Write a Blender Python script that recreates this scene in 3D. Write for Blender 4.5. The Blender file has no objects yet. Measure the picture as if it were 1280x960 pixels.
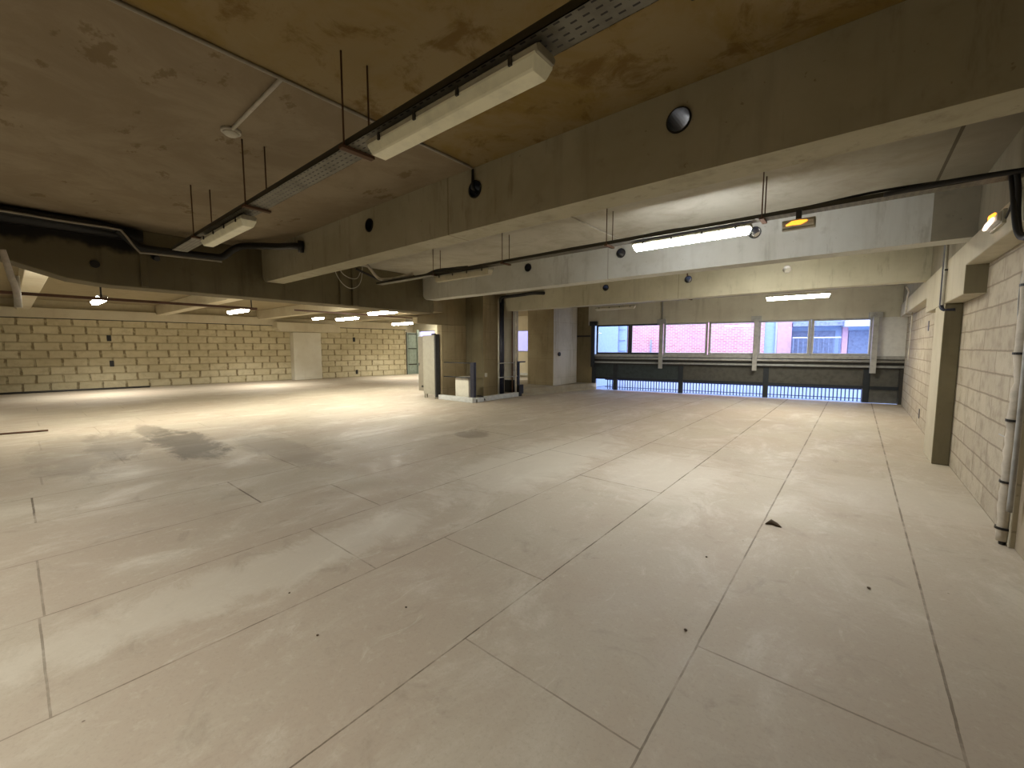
import bpy, bmesh, math, random
from mathutils import Vector, Matrix
random.seed(7)
col = bpy.context.scene.collection
PI = math.pi

# ------------------------------------------------------------------ materials
def new_mat(name):
    m = bpy.data.materials.new(name); m.use_nodes = True
    nt = m.node_tree
    for n in list(nt.nodes): nt.nodes.remove(n)
    out = nt.nodes.new('ShaderNodeOutputMaterial')
    b = nt.nodes.new('ShaderNodeBsdfPrincipled')
    nt.links.new(b.outputs[0], out.inputs[0])
    return m, nt, b, out

class NT:
    """short hand for building node graphs"""
    def __init__(s, nt): s.nt = nt
    def n(s, t, **k):
        x = s.nt.nodes.new(t)
        for a, v in k.items(): setattr(x, a, v)
        return x
    def l(s, a, b): s.nt.links.new(a, b)
    def val(s, sock, v):
        if isinstance(v, bpy.types.NodeSocket): s.l(v, sock)
        else: sock.default_value = v
    def math(s, op, a, b=0.0, c=0.0, clamp=False):
        x = s.n('ShaderNodeMath', operation=op, use_clamp=clamp)
        s.val(x.inputs[0], a); s.val(x.inputs[1], b); s.val(x.inputs[2], c)
        return x.outputs[0]
    def pos(s):
        return s.n('ShaderNodeNewGeometry').outputs['Position']
    def xyz(s, v):
        x = s.n('ShaderNodeSeparateXYZ'); s.l(v, x.inputs[0]); return x.outputs
    def vec(s, x, y, z):
        c = s.n('ShaderNodeCombineXYZ')
        s.val(c.inputs[0], x); s.val(c.inputs[1], y); s.val(c.inputs[2], z)
        return c.outputs[0]
    def noise(s, v, scale, detail=4, rough=.55, dist=0.0):
        x = s.n('ShaderNodeTexNoise'); s.l(v, x.inputs['Vector'])
        x.inputs['Scale'].default_value = scale; x.inputs['Detail'].default_value = detail
        x.inputs['Roughness'].default_value = rough; x.inputs['Distortion'].default_value = dist
        return x.outputs[0]
    def ramp(s, f, a, b, lo=0.0, hi=1.0):
        x = s.n('ShaderNodeMapRange', interpolation_type='SMOOTHSTEP'); s.val(x.inputs[0], f)
        x.inputs[1].default_value = a; x.inputs[2].default_value = b
        x.inputs[3].default_value = lo; x.inputs[4].default_value = hi
        return x.outputs[0]
    def mix(s, f, a, b, mode='MIX'):
        x = s.n('ShaderNodeMix', data_type='RGBA', blend_type=mode)
        s.val(x.inputs[0], f)
        for sock, v in ((x.inputs[6], a), (x.inputs[7], b)):
            if isinstance(v, bpy.types.NodeSocket): s.l(v, sock)
            else: sock.default_value = (*v[:3], 1)
        return x.outputs[2]
    def scale(s, v, sx, sy, sz):
        x = s.n('ShaderNodeVectorMath', operation='MULTIPLY'); s.l(v, x.inputs[0])
        x.inputs[1].default_value = (sx, sy, sz); return x.outputs[0]
    def bump(s, h, strength, dist, bsdf):
        x = s.n('ShaderNodeBump'); s.l(h, x.inputs['Height'])
        x.inputs['Strength'].default_value = strength; x.inputs['Distance'].default_value = dist
        s.l(x.outputs[0], bsdf.inputs['Normal'])

def concrete(name, c1, c2, dark, scale=.8, streak=.35, rough=.9, boards=None, bump=.25, vj=None):
    m, nt, b, out = new_mat(name); g = NT(nt); p = g.pos()
    n1 = g.noise(p, scale, 6, .6, .4)
    n2 = g.noise(p, 7, 5, .65)
    c = g.mix(g.ramp(n1, .35, .65), c1, c2)
    st = g.noise(g.scale(p, 5, 5, .5), 1.0, 4, .6)
    c = g.mix(g.math('MULTIPLY', g.ramp(st, .5, .75), streak), c, dark)
    c = g.mix(g.math('MULTIPLY', g.ramp(n2, .55, .8), .3), c, dark)
    pit = g.noise(p, 26, 2, .5)
    c = g.mix(g.ramp(pit, .73, .78, 0, .55), c, dark)
    h = g.math('ADD', n2, g.math('MULTIPLY', pit, .3))
    if boards:                                  # horizontal lift / board joints of the formwork
        x, y, z = g.xyz(p)[0:3]
        fr = g.math('FRACT', g.math('DIVIDE', g.math('ADD', z, boards[1]), boards[0]))
        ln = g.ramp(g.math('ABSOLUTE', g.math('SUBTRACT', fr, .5)), .0, .008 / boards[0], 1, 0)
        c = g.mix(g.math('MULTIPLY', ln, .55), c, dark)
    if vj is not None:                          # upright formwork joint
        x = g.xyz(p)[0]
        ln = g.ramp(g.math('ABSOLUTE', g.math('SUBTRACT', g.math('ADD', x, g.math('MULTIPLY', n2, .02)), vj + .01)), .004, .014, .6, 0)
        c = g.mix(ln, c, dark)
        br = g.noise(g.scale(p, 8, 8, 1.2), 1.0, 5, .7)
        c = g.mix(g.math('MULTIPLY', g.ramp(br, .56, .72), .45), c, dark)
    nt.links.new(c, b.inputs['Base Color']); b.inputs['Roughness'].default_value = rough
    g.bump(h, bump, .01, b)
    return m

def plain(name, c, rough=.5, metal=0.0, var=.12, emit=None, estr=0.0):
    m, nt, b, out = new_mat(name); g = NT(nt)
    n = g.noise(g.pos(), 9, 4, .6)
    dk = tuple(v * (1 - var * 2.2) for v in c)
    cc = g.mix(g.ramp(n, .35, .75), c, dk)
    nt.links.new(cc, b.inputs['Base Color'])
    b.inputs['Roughness'].default_value = rough; b.inputs['Metallic'].default_value = metal
    if emit:
        b.inputs['Emission Color'].default_value = (*emit, 1); b.inputs['Emission Strength'].default_value = estr
    return m

def blocks(name, w, h, mort, c1, c2, cm, axis, msize=.012, streak=None, bump=.5, offs=(0, 0), smooth=.1, vdark=None, wobble=.05):
    """coursed block work; axis 'x' or 'y' runs along the wall"""
    m, nt, b, out = new_mat(name); g = NT(nt); p = g.pos()
    x, y, z = g.xyz(p)[0:3]
    u = x if axis == 'x' else y
    wob = g.noise(p, 2.2, 4, .7)
    u2 = g.math('ADD', g.math('ADD', u, offs[0]), g.math('MULTIPLY', g.math('SUBTRACT', wob, .5), wobble))
    z2 = g.math('ADD', g.math('ADD', z, offs[1]), g.math('MULTIPLY', g.math('SUBTRACT', wob, .5), .03))
    br = g.n('ShaderNodeTexBrick'); g.l(g.vec(u2, z2, 0.0), br.inputs['Vector'])
    br.offset = .5
    br.inputs['Color1'].default_value = (0, 0, 0, 1); br.inputs['Color2'].default_value = (1, 1, 1, 1)
    br.inputs['Mortar'].default_value = (.5, .5, .5, 1)
    for k, v in (('Scale', 1), ('Mortar Size', msize), ('Mortar Smooth', smooth), ('Brick Width', w), ('Row Height', h), ('Bias', 0)):
        br.inputs[k].default_value = v
    c = g.mix(br.outputs['Color'], c1, c2)
    n2 = g.noise(p, 5, 5, .65)
    c = g.mix(g.ramp(n2, .42, .75, 0, .6), c, cm)
    big = g.noise(p, .5, 3, .6)
    c = g.mix(g.ramp(big, .5, .72, 0, .35), c, cm)
    f = br.outputs['Fac']
    c = g.mix(g.math('MULTIPLY', f, mort), c, cm)
    if vdark:                                    # smeared darker upright joints
        row = g.math('FLOOR', g.math('DIVIDE', z2, h))
        sh = g.math('MULTIPLY', g.math('SUBTRACT', 1.0, g.math('MODULO', row, 2.0)), w * .5)
        fr = g.math('FRACT', g.math('DIVIDE', g.math('ADD', u2, g.math('ADD', sh, 40 * w)), w))
        d = g.math('ABSOLUTE', g.math('SUBTRACT', fr, .5))
        v = g.ramp(d, .5 - .045 / w, .5 - .02 / w, 0, 1)
        nn = g.ramp(g.noise(p, 4.5, 4, .7), .40, .55, .15, 1)
        c = g.mix(g.math('MULTIPLY', g.math('MULTIPLY', v, nn), .7), c, vdark)
    nt.links.new(c, b.inputs['Base Color']); b.inputs['Roughness'].default_value = .92
    hgt = g.math('ADD', g.math('MULTIPLY', f, -1.0), g.math('MULTIPLY', g.noise(p, 30, 4, .6), .5))
    g.bump(hgt, bump, .02, b)
    return m

def floor_mat():
    m, nt, b, out = new_mat('floor_concrete_panels'); g = NT(nt); p = g.pos()
    x, y, z = g.xyz(p)[0:3]
    base, pale, dark, warm = (.425, .378, .292), (.56, .525, .43), (.27, .23, .17), (.405, .342, .262)
    n1 = g.noise(p, .55, 6, .62, .6)
    c = g.mix(g.ramp(n1, .36, .64), base, warm)
    n2 = g.noise(g.scale(p, 1, .55, 1), 1.6, 8, .72, .5)
    c = g.mix(g.ramp(n2, .50, .72, 0, .65), c, pale)
    n3 = g.noise(p, 3.3, 7, .7, 1.0)
    c = g.mix(g.ramp(n3, .54, .74, 0, .5), c, dark)
    n4 = g.noise(p, 55, 4, .75)
    c = g.mix(g.ramp(n4, .48, .72, 0, .28), c, dark)
    n6 = g.noise(p, 14, 6, .75)
    c = g.mix(g.ramp(n6, .52, .75, 0, .35), c, pale)
    n5 = g.noise(g.scale(p, 1, .5, 1), 6.0, 7, .75, .8)
    c = g.mix(g.ramp(n5, .58, .72, 0, .5), c, pale)
    # pale dusty sweep marks running down the hall
    nE = g.noise(g.scale(p, .8, 1.6, 1), 1.7, 8, .75, .6)
    def ell(cx, cy, rx, ry, lo=.35, hi=1.1):
        dx = g.math('DIVIDE', g.math('SUBTRACT', x, cx), rx); dy = g.math('DIVIDE', g.math('SUBTRACT', y, cy), ry)
        d = g.math('ADD', g.math('MULTIPLY', dx, dx), g.math('MULTIPLY', dy, dy))
        d = g.math('ADD', d, g.math('MULTIPLY', g.math('SUBTRACT', nE, .5), 3.2))
        return g.ramp(d, lo, hi, 1, 0)
    for e in ((-3.0, 1.1, .32, 1.6, .5), (-3.2, 4.6, .7, 2.2, .5), (-1.7, 4.9, .8, 1.2, .4), (.35, 5.6, .8, .8, .3)):
        c = g.mix(g.math('MULTIPLY', ell(*e[:4]), e[4]), c, pale)
    # old oil stain
    st = (.13, .11, .08)
    for e in ((-8.2, 1.7, 1.7, .42, .85), (-9.6, 1.55, 1.2, .25, .6), (-8.9, 1.0, 1.5, .4, .45), (-6.6, 2.5, 1.6, .4, .3), (-5.1, 5.1, .35, .35, .5), (-8.6, .5, 2.0, .5, .3)):
        c = g.mix(g.math('MULTIPLY', ell(*e[:4]), e[4]), c, st)
    # joints between the floor panels
    wob = g.math('MULTIPLY', g.math('SUBTRACT', g.noise(p, 4, 4, .7), .5), .009)
    xs = g.math('ADD', x, wob); ys = g.math('ADD', y, wob)
    fade = g.ramp(g.noise(p, 2.3, 5, .7), .36, .58, .25, 1)
    dist = g.math('ADD', g.math('MULTIPLY', g.math('ABSOLUTE', g.math('ADD', x, 1.0)), .0008), g.math('MULTIPLY', g.math('MAXIMUM', y, 0.0), .0005))
    wd = g.math('ADD', dist, .0032)
    total = None
    def add(mask):
        nonlocal total
        total = mask if total is None else g.math('MAXIMUM', total, mask)
    def line(coord, c0, k, a=None, b0=None, other=None):
        d = g.math('ABSOLUTE', g.math('SUBTRACT', coord, c0))
        mk = g.math('MULTIPLY', g.math('LESS_THAN', d, wd), k)
        if a is not None:
            mk = g.math('MULTIPLY', mk, g.math('GREATER_THAN', other, a)); mk = g.math('MULTIPLY', mk, g.math('LESS_THAN', other, b0))
        add(mk)
    L = [.39, -.54, -1.482, -2.445, -3.43, -4.39, -5.36, -6.30]
    for c0, k in zip(L, (.75, .75, .95, .75, .65, .5, .45, .4)): line(xs, c0, k)
    fr = g.math('FRACT', g.math('DIVIDE', g.math('ADD', xs, 7.26 + 96), .96))
    dd = g.math('MULTIPLY', g.math('MINIMUM', fr, g.math('SUBTRACT', 1.0, fr)), .96)
    add(g.math('MULTIPLY', g.math('MULTIPLY', g.math('LESS_THAN', dd, .011), .28), g.math('LESS_THAN', x, -6.8)))
    for i, ysq, k in ((0, (2.12, 8.3), .6), (1, (1.41, 5.55, 9.7), .55), (2, (2.11, 4.22, 6.4, 8.07), .6), (3, (.01, 1.5, 5.0), .6), (4, (.03, 2.17, 4.6), .55), (5, (1.47, 5.4), .8), (6, (.05, 2.24), .6)):
        for yy in ysq:
            kk = .95 if (i, yy) in ((5, 1.47), (2, 4.22), (6, .05)) else k
            line(ys, yy, kk, L[i + 1], L[i], x)
    rowi = g.math('FLOOR', g.math('DIVIDE', g.math('ADD', x, 7.26 + 96), .96))
    fy = g.math('FRACT', g.math('DIVIDE', g.math('ADD', ys, g.math('MULTIPLY', rowi, .73)), 2.12))
    add(g.math('MULTIPLY', g.math('MULTIPLY', g.math('LESS_THAN', g.math('ABSOLUTE', g.math('SUBTRACT', fy, .5)), .004), .3), g.math('LESS_THAN', x, -6.8)))
    c = g.mix(g.math('MULTIPLY', total, fade), c, (.10, .075, .045))
    # grit
    vo = g.n('ShaderNodeTexVoronoi'); g.l(p, vo.inputs['Vector']); vo.inputs['Scale'].default_value = 2.6
    c = g.mix(g.ramp(vo.outputs['Distance'], .010, .02, .75, 0), c, (.12, .09, .06))
    nt.links.new(c, b.inputs['Base Color'])
    nt.links.new(g.ramp(n2, .3, .7, .72, .5), b.inputs['Roughness'])
    b.inputs['Specular IOR Level'].default_value = .28
    h = g.math('SUBTRACT', g.math('MULTIPLY', n3, .4), total)
    g.bump(h, .15, .004, b)
    return m

def ceiling_mat():
    m, nt, b, out = new_mat('ceiling_stained_concrete'); g = NT(nt); p = g.pos()
    x, y, z = g.xyz(p)[0:3]
    n1 = g.noise(p, .9, 6, .65, .8)
    c = g.mix(g.ramp(n1, .35, .6), (.225, .15, .034), (.27, .205, .10))
    n2 = g.noise(p, 3.2, 7, .72, .5)
    c = g.mix(g.ramp(n2, .50, .66, 0, .8), c, (.14, .078, .010))
    n3 = g.noise(g.scale(p, 1, .6, 1), 2.6, 7, .72, .7)
    c = g.mix(g.ramp(n3, .60, .70, 0, .6), c, (.30, .23, .12))
    gb = g.mix(g.ramp(g.noise(p, 1.3, 7, .7, .5), .38, .64), (.235, .185, .115), (.30, .245, .165))
    bl_ = g.noise(g.scale(p, .7, 1.3, 1), 3.0, 5, .65)
    gb = g.mix(g.ramp(bl_, .62, .68, 0, .7), gb, (.15, .10, .04))
    c = g.mix(g.ramp(g.math('ADD', x, g.math('MULTIPLY', n1, .15)), -2.74, -2.68, 1, 0), c, gb)
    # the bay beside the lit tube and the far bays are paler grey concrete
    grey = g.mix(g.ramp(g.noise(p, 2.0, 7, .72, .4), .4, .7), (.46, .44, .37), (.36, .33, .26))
    grey = g.mix(g.ramp(g.math('ADD', x, g.math('MULTIPLY', n1, .8)), -.2, 1.3, 0, .75), grey, (.13, .115, .08))  # darkens towards the right wall, lamp falloff painted into the colour
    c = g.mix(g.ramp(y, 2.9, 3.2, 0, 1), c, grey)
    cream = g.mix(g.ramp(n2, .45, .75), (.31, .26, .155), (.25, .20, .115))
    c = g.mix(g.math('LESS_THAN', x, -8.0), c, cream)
    jl = g.math('MULTIPLY', g.math('LESS_THAN', g.math('ABSOLUTE', g.math('SUBTRACT', x, .52)), .012), g.math('GREATER_THAN', y, 3.1))
    c = g.mix(g.math('MULTIPLY', jl, .8), c, (.05, .04, .02))
    nt.links.new(c, b.inputs['Base Color']); b.inputs['Roughness'].default_value = .95
    g.bump(n2, .2, .01, b)
    return m

def tray_mat():
    m, nt, b, out = new_mat('perforated_galvanised_steel'); g = NT(nt); p = g.pos()
    x, y, z = g.xyz(p)[0:3]
    fx = g.math('FRACT', g.math('DIVIDE', g.math('ADD', x, 20.0), .05))
    fy = g.math('FRACT', g.math('DIVIDE', g.math('ADD', y, 20.0), .034))
    a = g.math('LESS_THAN', g.math('ABSOLUTE', g.math('SUBTRACT', fx, .5)), .26)
    c_ = g.math('LESS_THAN', g.math('ABSOLUTE', g.math('SUBTRACT', fy, .5)), .13)
    nz = g.n('ShaderNodeNewGeometry'); nn = g.xyz(nz.outputs['Normal'])[2]
    s_ = g.math('MULTIPLY', g.math('MULTIPLY', a, c_), g.math('GREATER_THAN', g.math('ABSOLUTE', nn), .7))
    n = g.noise(p, 6, 4, .6)
    c = g.mix(g.ramp(n, .35, .7), (.17, .16, .12), (.09, .08, .05))
    c = g.mix(g.math('LESS_THAN', g.math('ABSOLUTE', nn), .7), c, (.045, .04, .025))
    c = g.mix(s_, c, (.015, .012, .01))
    nt.links.new(c, b.inputs['Base Color']); b.inputs['Roughness'].default_value = .55; b.inputs['Metallic'].default_value = .35
    return m

def glass_mat():
    m, nt, b, out = new_mat('window_glass'); g = NT(nt)
    nt.nodes.remove(b)
    tr = g.n('ShaderNodeBsdfTransparent'); tr.inputs[0].default_value = (.93, .96, 1, 1)
    gl = g.n('ShaderNodeBsdfGlossy'); gl.inputs['Roughness'].default_value = .02
    fr = g.n('ShaderNodeFresnel'); fr.inputs[0].default_value = 1.45
    bf = g.n('ShaderNodeNewGeometry').outputs['Backfacing']
    mx = g.n('ShaderNodeMixShader'); g.l(g.math('MULTIPLY', g.math('MULTIPLY', fr.outputs[0], 1.5), g.math('SUBTRACT', 1.0, bf), clamp=True), mx.inputs[0])
    g.l(tr.outputs[0], mx.inputs[1]); g.l(gl.outputs[0], mx.inputs[2]); g.l(mx.outputs[0], out.inputs[0])
    return m

def facade_brick():
    m, nt, b, out = new_mat('outdoor_pink_brick'); g = NT(nt); p = g.pos()
    x, y, z = g.xyz(p)[0:3]
    br = g.n('ShaderNodeTexBrick'); g.l(g.vec(x, z, 0.0), br.inputs['Vector'])
    br.inputs['Color1'].default_value = (.62, .20, .25, 1); br.inputs['Color2'].default_value = (.74, .30, .36, 1)
    br.inputs['Mortar'].default_value = (.80, .66, .72, 1)
    for k, v in (('Scale', 1), ('Mortar Size', .012), ('Brick Width', .24), ('Row Height', .085), ('Bias', 0)): br.inputs[k].default_value = v
    n = g.noise(p, 2.5, 4, .6)
    c = g.mix(g.ramp(n, .45, .7, 0, .5), br.outputs[0], (.80, .50, .58))
    nt.links.new(c, b.inputs['Base Color']); b.inputs['Roughness'].default_value = .9
    return m

MAT = {}
MAT['floor'] = floor_mat()
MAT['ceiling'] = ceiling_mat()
MAT['beam_front'] = concrete('beam_dark_concrete', (.37, .34, .235), (.44, .41, .30), (.17, .145, .09), 1.0, .35, vj=-3.14)
MAT['beam_mid'] = concrete('beam_grey_concrete', (.56, .565, .52), (.48, .475, .42), (.27, .25, .20), 1.2, .3, vj=-3.14)
MAT['beam_far'] = concrete('beam_cream_concrete', (.55, .53, .42), (.47, .45, .345), (.27, .245, .175), 1.2, .3, vj=-3.14)
MAT['girder'] = concrete('girder_dark_concrete', (.165, .14, .078), (.13, .108, .058), (.05, .04, .02), .9, .5)
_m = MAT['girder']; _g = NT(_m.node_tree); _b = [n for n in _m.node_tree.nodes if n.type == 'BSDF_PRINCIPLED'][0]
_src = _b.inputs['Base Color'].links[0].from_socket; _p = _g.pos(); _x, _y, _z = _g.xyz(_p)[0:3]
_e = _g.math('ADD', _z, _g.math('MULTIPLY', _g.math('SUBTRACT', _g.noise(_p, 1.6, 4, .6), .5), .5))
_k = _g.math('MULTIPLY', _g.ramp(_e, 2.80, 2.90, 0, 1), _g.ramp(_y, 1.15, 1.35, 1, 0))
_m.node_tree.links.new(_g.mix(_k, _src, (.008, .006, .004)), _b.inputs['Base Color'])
MAT['girder_far'] = concrete('girder_brown_concrete', (.25, .20, .11), (.20, .16, .085), (.1, .075, .04), .9, .5)
MAT['cream'] = concrete('cream_concrete', (.60, .54, .38), (.52, .46, .31), (.34, .28, .17), 1.1, .25)
MAT['joist'] = concrete('joist_pale_concrete', (.66, .61, .46), (.60, .54, .39), (.42, .36, .24), 1.1, .2)
MAT['white_pillar'] = concrete('pale_painted_concrete', (.74, .72, .62), (.68, .65, .54), (.45, .41, .30), 1.2, .2)
MAT['column'] = concrete('column_brown_concrete', (.29, .23, .13), (.35, .29, .17), (.12, .085, .04), 1.3, .5, boards=(.84, .12))
MAT['column_grey'] = concrete('column_grey_concrete', (.44, .41, .33), (.52, .49, .41), (.24, .21, .15), 1.3, .45, boards=(.95, .0))
MAT['pier'] = concrete('pier_grey_concrete', (.46, .42, .31), (.52, .48, .37), (.28, .24, .16), 1.2, .3)
MAT['pier_side'] = concrete('wall_strip_concrete', (.36, .30, .21), (.30, .24, .17), (.2, .15, .1), 1.6, .4)
MAT['wall_dim'] = concrete('upper_wall_dim_concrete', (.27, .245, .185), (.22, .20, .15), (.12, .1, .07), 1.2, .4)
MAT['plinth'] = concrete('plinth_concrete', (.36, .32, .23), (.30, .26, .18), (.16, .13, .08), 1.6, .3)
MAT['wall_window'] = concrete('window_wall_concrete', (.60, .58, .48), (.53, .50, .41), (.32, .29, .22), 1.3, .35)
MAT['wall_back'] = concrete('rear_wall_concrete', (.40, .36, .27), (.34, .30, .22), (.2, .17, .11), 1.0, .3)
MAT['block_right'] = blocks('grey_block_wall', 1.05, .211, .75, (.40, .35, .265), (.455, .405, .31), (.205, .165, .115), 'y', .009, offs=(0, 0), bump=.5)
MAT['block_left'] = blocks('cream_block_wall', .64, .283, .7, (.58, .52, .34), (.68, .62, .43), (.42, .36, .22), 'y', .030, offs=(.1, .0), bump=1.0, smooth=.35, vdark=(.16, .115, .05), wobble=.12)
MAT['steel'] = plain('galvanised_steel', (.36, .37, .36), .45, .5)
MAT['steel_grey'] = plain('grey_painted_steel', (.40, .40, .38), .55, .2)
MAT['steel_dark'] = plain('dark_blue_steel', (.018, .024, .03), .5, .2)
MAT['steel_light'] = plain('pale_steel', (.52, .52, .49), .4, .3)
MAT['panel_dark'] = plain('dark_teal_panel', (.035, .05, .052), .6, .0, .2)
MAT['panel_olive'] = plain('olive_grey_panel', (.085, .083, .07), .7, .0, .15)
MAT['panel_pale'] = plain('pale_board', (.72, .72, .69), .7, .0, .05)
MAT['tray'] = tray_mat()
MAT['rust'] = plain('rusty_rod', (.10, .05, .025), .8, .1)
MAT['black'] = plain('black_plastic', (.008, .008, .008), .45)
MAT['cable'] = plain('black_cable', (.015, .014, .014), .6)
MAT['white_pvc'] = plain('pale_pvc', (.55, .52, .44), .5)
MAT['grey_pvc'] = plain('grey_pvc', (.36, .33, .27), .5)
MAT['brown_pipe'] = plain('brown_pipe', (.12, .06, .035), .6)
MAT['blue_black'] = plain('blue_black_pipe', (.012, .014, .03), .4)
MAT['foam'] = plain('foam_covered_pipe', (.56, .51, .42), .9, .0, .15)
MAT['cabinet_door'] = plain('darker_beige_metal', (.22, .20, .15), .6, .0, .05)
MAT['cabinet'] = plain('beige_painted_metal', (.33, .315, .25), .5, .0, .05)
MAT['cabinet_dark'] = plain('dark_cabinet_side', (.03, .028, .024), .6)
MAT['box_white'] = plain('off_white_plastic', (.62, .60, .50), .5, .0, .05)
MAT['curb_white'] = plain('white_painted_curb', (.56, .58, .56), .5, .1, .08)
MAT['door_green'] = plain('sage_green_paint', (.29, .36, .31), .6, .0, .1)
MAT['fixture_body'] = plain('fixture_grey_plastic', (.38, .36, .27), .5)
MAT['diffuser_off'] = plain('aged_diffuser_faint_glow', (.60, .56, .38), .35, .0, .10, emit=(.75, .66, .40), estr=.09)  # fixture is unlit; faint emission added to make it look brighter
MAT['diffuser_dim'] = plain('dusty_diffuser', (.50, .46, .33), .4, .0, .08)
MAT['diffuser_on'] = plain('lit_diffuser_warm', (.9, .9, .8), .4, .0, .0, emit=(1, .96, .84), estr=60)
MAT['diffuser_cool'] = plain('lit_diffuser_cool', (.9, .9, .9), .4, .0, .0, emit=(.97, .98, 1), estr=75)
MAT['amber'] = plain('amber_lens', (.8, .35, .03), .4, .0, .1, emit=(1, .36, .03), estr=2.2)
MAT['amber_white'] = plain('amber_lens_bright', (.8, .6, .5), .4, .0, .1, emit=(1, .72, .6), estr=5)
MAT['glass'] = glass_mat()
MAT['leaf'] = plain('dry_leaf', (.09, .06, .03), .8)
MAT['brick_out'] = facade_brick()
MAT['out_blue'] = plain('outdoor_pale_blue_wall', (.40, .56, .80), .8, .0, .05)
MAT['out_white'] = plain('outdoor_white', (.78, .80, .86), .8, .0, .04)
MAT['out_pink'] = plain('outdoor_pink_wall', (.70, .42, .52), .8, .0, .06)
MAT['out_grey'] = plain('outdoor_grey_blue', (.20, .26, .40), .7, .0, .15)  # grey-blue of the balcony bars and outdoor windows
MAT['out_mid'] = plain('outdoor_mid_blue', (.32, .38, .56), .7, .0, .2)
MAT['out_lav'] = plain('outdoor_lavender', (.40, .34, .50), .8, .0, .03)
MAT['out_ground'] = plain('outdoor_pavement', (.24, .34, .52), .8, .0, .08)
MAT['fence'] = plain('fence_dark_blue', (.012, .03, .10), .5, .1)

# ------------------------------------------------------------------ mesh helpers
class MB:
    def __init__(s): s.bm = bmesh.new()
    def box(s, x0, x1, y0, y1, z0, z1, rz=0, about=None):
        vs = [Vector((x, y, z)) for z in (z0, z1) for y in (y0, y1) for x in (x0, x1)]
        if rz:
            c = Vector(about) if about else Vector(((x0 + x1) / 2, (y0 + y1) / 2, 0)); R = Matrix.Rotation(rz, 3, 'Z')
            vs = [R @ (v - c) + c for v in vs]
        v = [s.bm.verts.new(q) for q in vs]
        for f in ((0, 2, 3, 1), (4, 5, 7, 6), (0, 1, 5, 4), (2, 6, 7, 3), (0, 4, 6, 2), (1, 3, 7, 5)):
            s.bm.faces.new([v[i] for i in f])
        return s
    def poly(s, pts, z0, z1):                       # vertical prism on a plan polygon
        a = [s.bm.verts.new((p[0], p[1], z0)) for p in pts]; b = [s.bm.verts.new((p[0], p[1], z1)) for p in pts]
        n = len(pts); s.bm.faces.new(a[::-1]); s.bm.faces.new(b)
        for i in range(n): s.bm.faces.new([a[i], a[(i + 1) % n], b[(i + 1) % n], b[i]])
        return s
    def prism(s, pts, axis, a0, a1):                # profile extruded along x or y
        def P(u, w, a): return (a, u, w) if axis == 'x' else (u, a, w)
        A = [s.bm.verts.new(P(u, w, a0)) for u, w in pts]; B = [s.bm.verts.new(P(u, w, a1)) for u, w in pts]
        n = len(pts); s.bm.faces.new(A[::-1]); s.bm.faces.new(B)
        for i in range(n): s.bm.faces.new([A[i], A[(i + 1) % n], B[(i + 1) % n], B[i]])
        return s
    def tube(s, pts, r, n=10, closed=False):
        pts = [Vector(p) for p in pts]; rings = []
        up = None
        for i, p in enumerate(pts):
            d = (pts[min(i + 1, len(pts) - 1)] - pts[max(i - 1, 0)]).normalized()
            if up is None:
                up = Vector((0, 0, 1)) if abs(d.z) < .9 else Vector((1, 0, 0))
            e1 = d.cross(up)
            if e1.length < 1e-4: e1 = d.cross(Vector((0, 1, .1)))
            e1.normalize(); e2 = e1.cross(d).normalized(); up = e2
            rr = r[i] if isinstance(r, (list, tuple)) else r
            rings.append([s.bm.verts.new(p + (e1 * math.cos(2 * PI * k / n) + e2 * math.sin(2 * PI * k / n)) * rr) for k in range(n)])
        for a, b in zip(rings, rings[1:]):
            for k in range(n):
                f = s.bm.faces.new([a[k], a[(k + 1) % n], b[(k + 1) % n], b[k]]); f.smooth = True
        s.bm.faces.new(rings[0][::-1]); s.bm.faces.new(rings[-1])
        return s
    def ring(s, c, axis, r0, r1, h, n=24):          # hollow sleeve along axis (unit vec)
        c = Vector(c); d = Vector(axis).normalized(); e1 = d.orthogonal().normalized(); e2 = d.cross(e1)
        L = []
        for rr, t in ((r0, 0), (r1, 0), (r1, h), (r0, h)):
            L.append([s.bm.verts.new(c + d * t + (e1 * math.cos(2 * PI * k / n) + e2 * math.sin(2 * PI * k / n)) * rr) for k in range(n)])
        for i in range(4):
            a, b = L[i], L[(i + 1) % 4]
            for k in range(n): s.bm.faces.new([a[k], a[(k + 1) % n], b[(k + 1) % n], b[k]])
        return s
    def build(s, name, mat, parent=None, org=None, bevel=0, **tags):
        bmesh.ops.recalc_face_normals(s.bm, faces=s.bm.faces)
        if org is None:
            if parent is not None: org = (0, 0, 0)
            else:
                vs = [v.co for v in s.bm.verts]
                org = ((min(v.x for v in vs) + max(v.x for v in vs)) / 2, (min(v.y for v in vs) + max(v.y for v in vs)) / 2, min(v.z for v in vs))
        org = Vector(org)
        if parent is None:
            for v in s.bm.verts: v.co -= org
        me = bpy.data.meshes.new(name); s.bm.to_mesh(me); s.bm.free()
        me.materials.append(MAT[mat] if isinstance(mat, str) else mat)
        o = bpy.data.objects.new(name, me); col.objects.link(o)
        if parent is not None: o.parent = parent
        else: o.location = org
        if bevel:
            md = o.modifiers.new('bevel', 'BEVEL'); md.width = bevel; md.segments = 2; md.limit_method = 'ANGLE'
        for k, v in tags.items():
            o['category' if k == 'cat' else k] = v
        return o

def shade_face_mat(o, mat):                               # shade painted as a darker material on faces towards the hall entrance
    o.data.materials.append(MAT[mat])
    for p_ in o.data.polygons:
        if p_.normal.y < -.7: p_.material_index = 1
    return o

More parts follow.
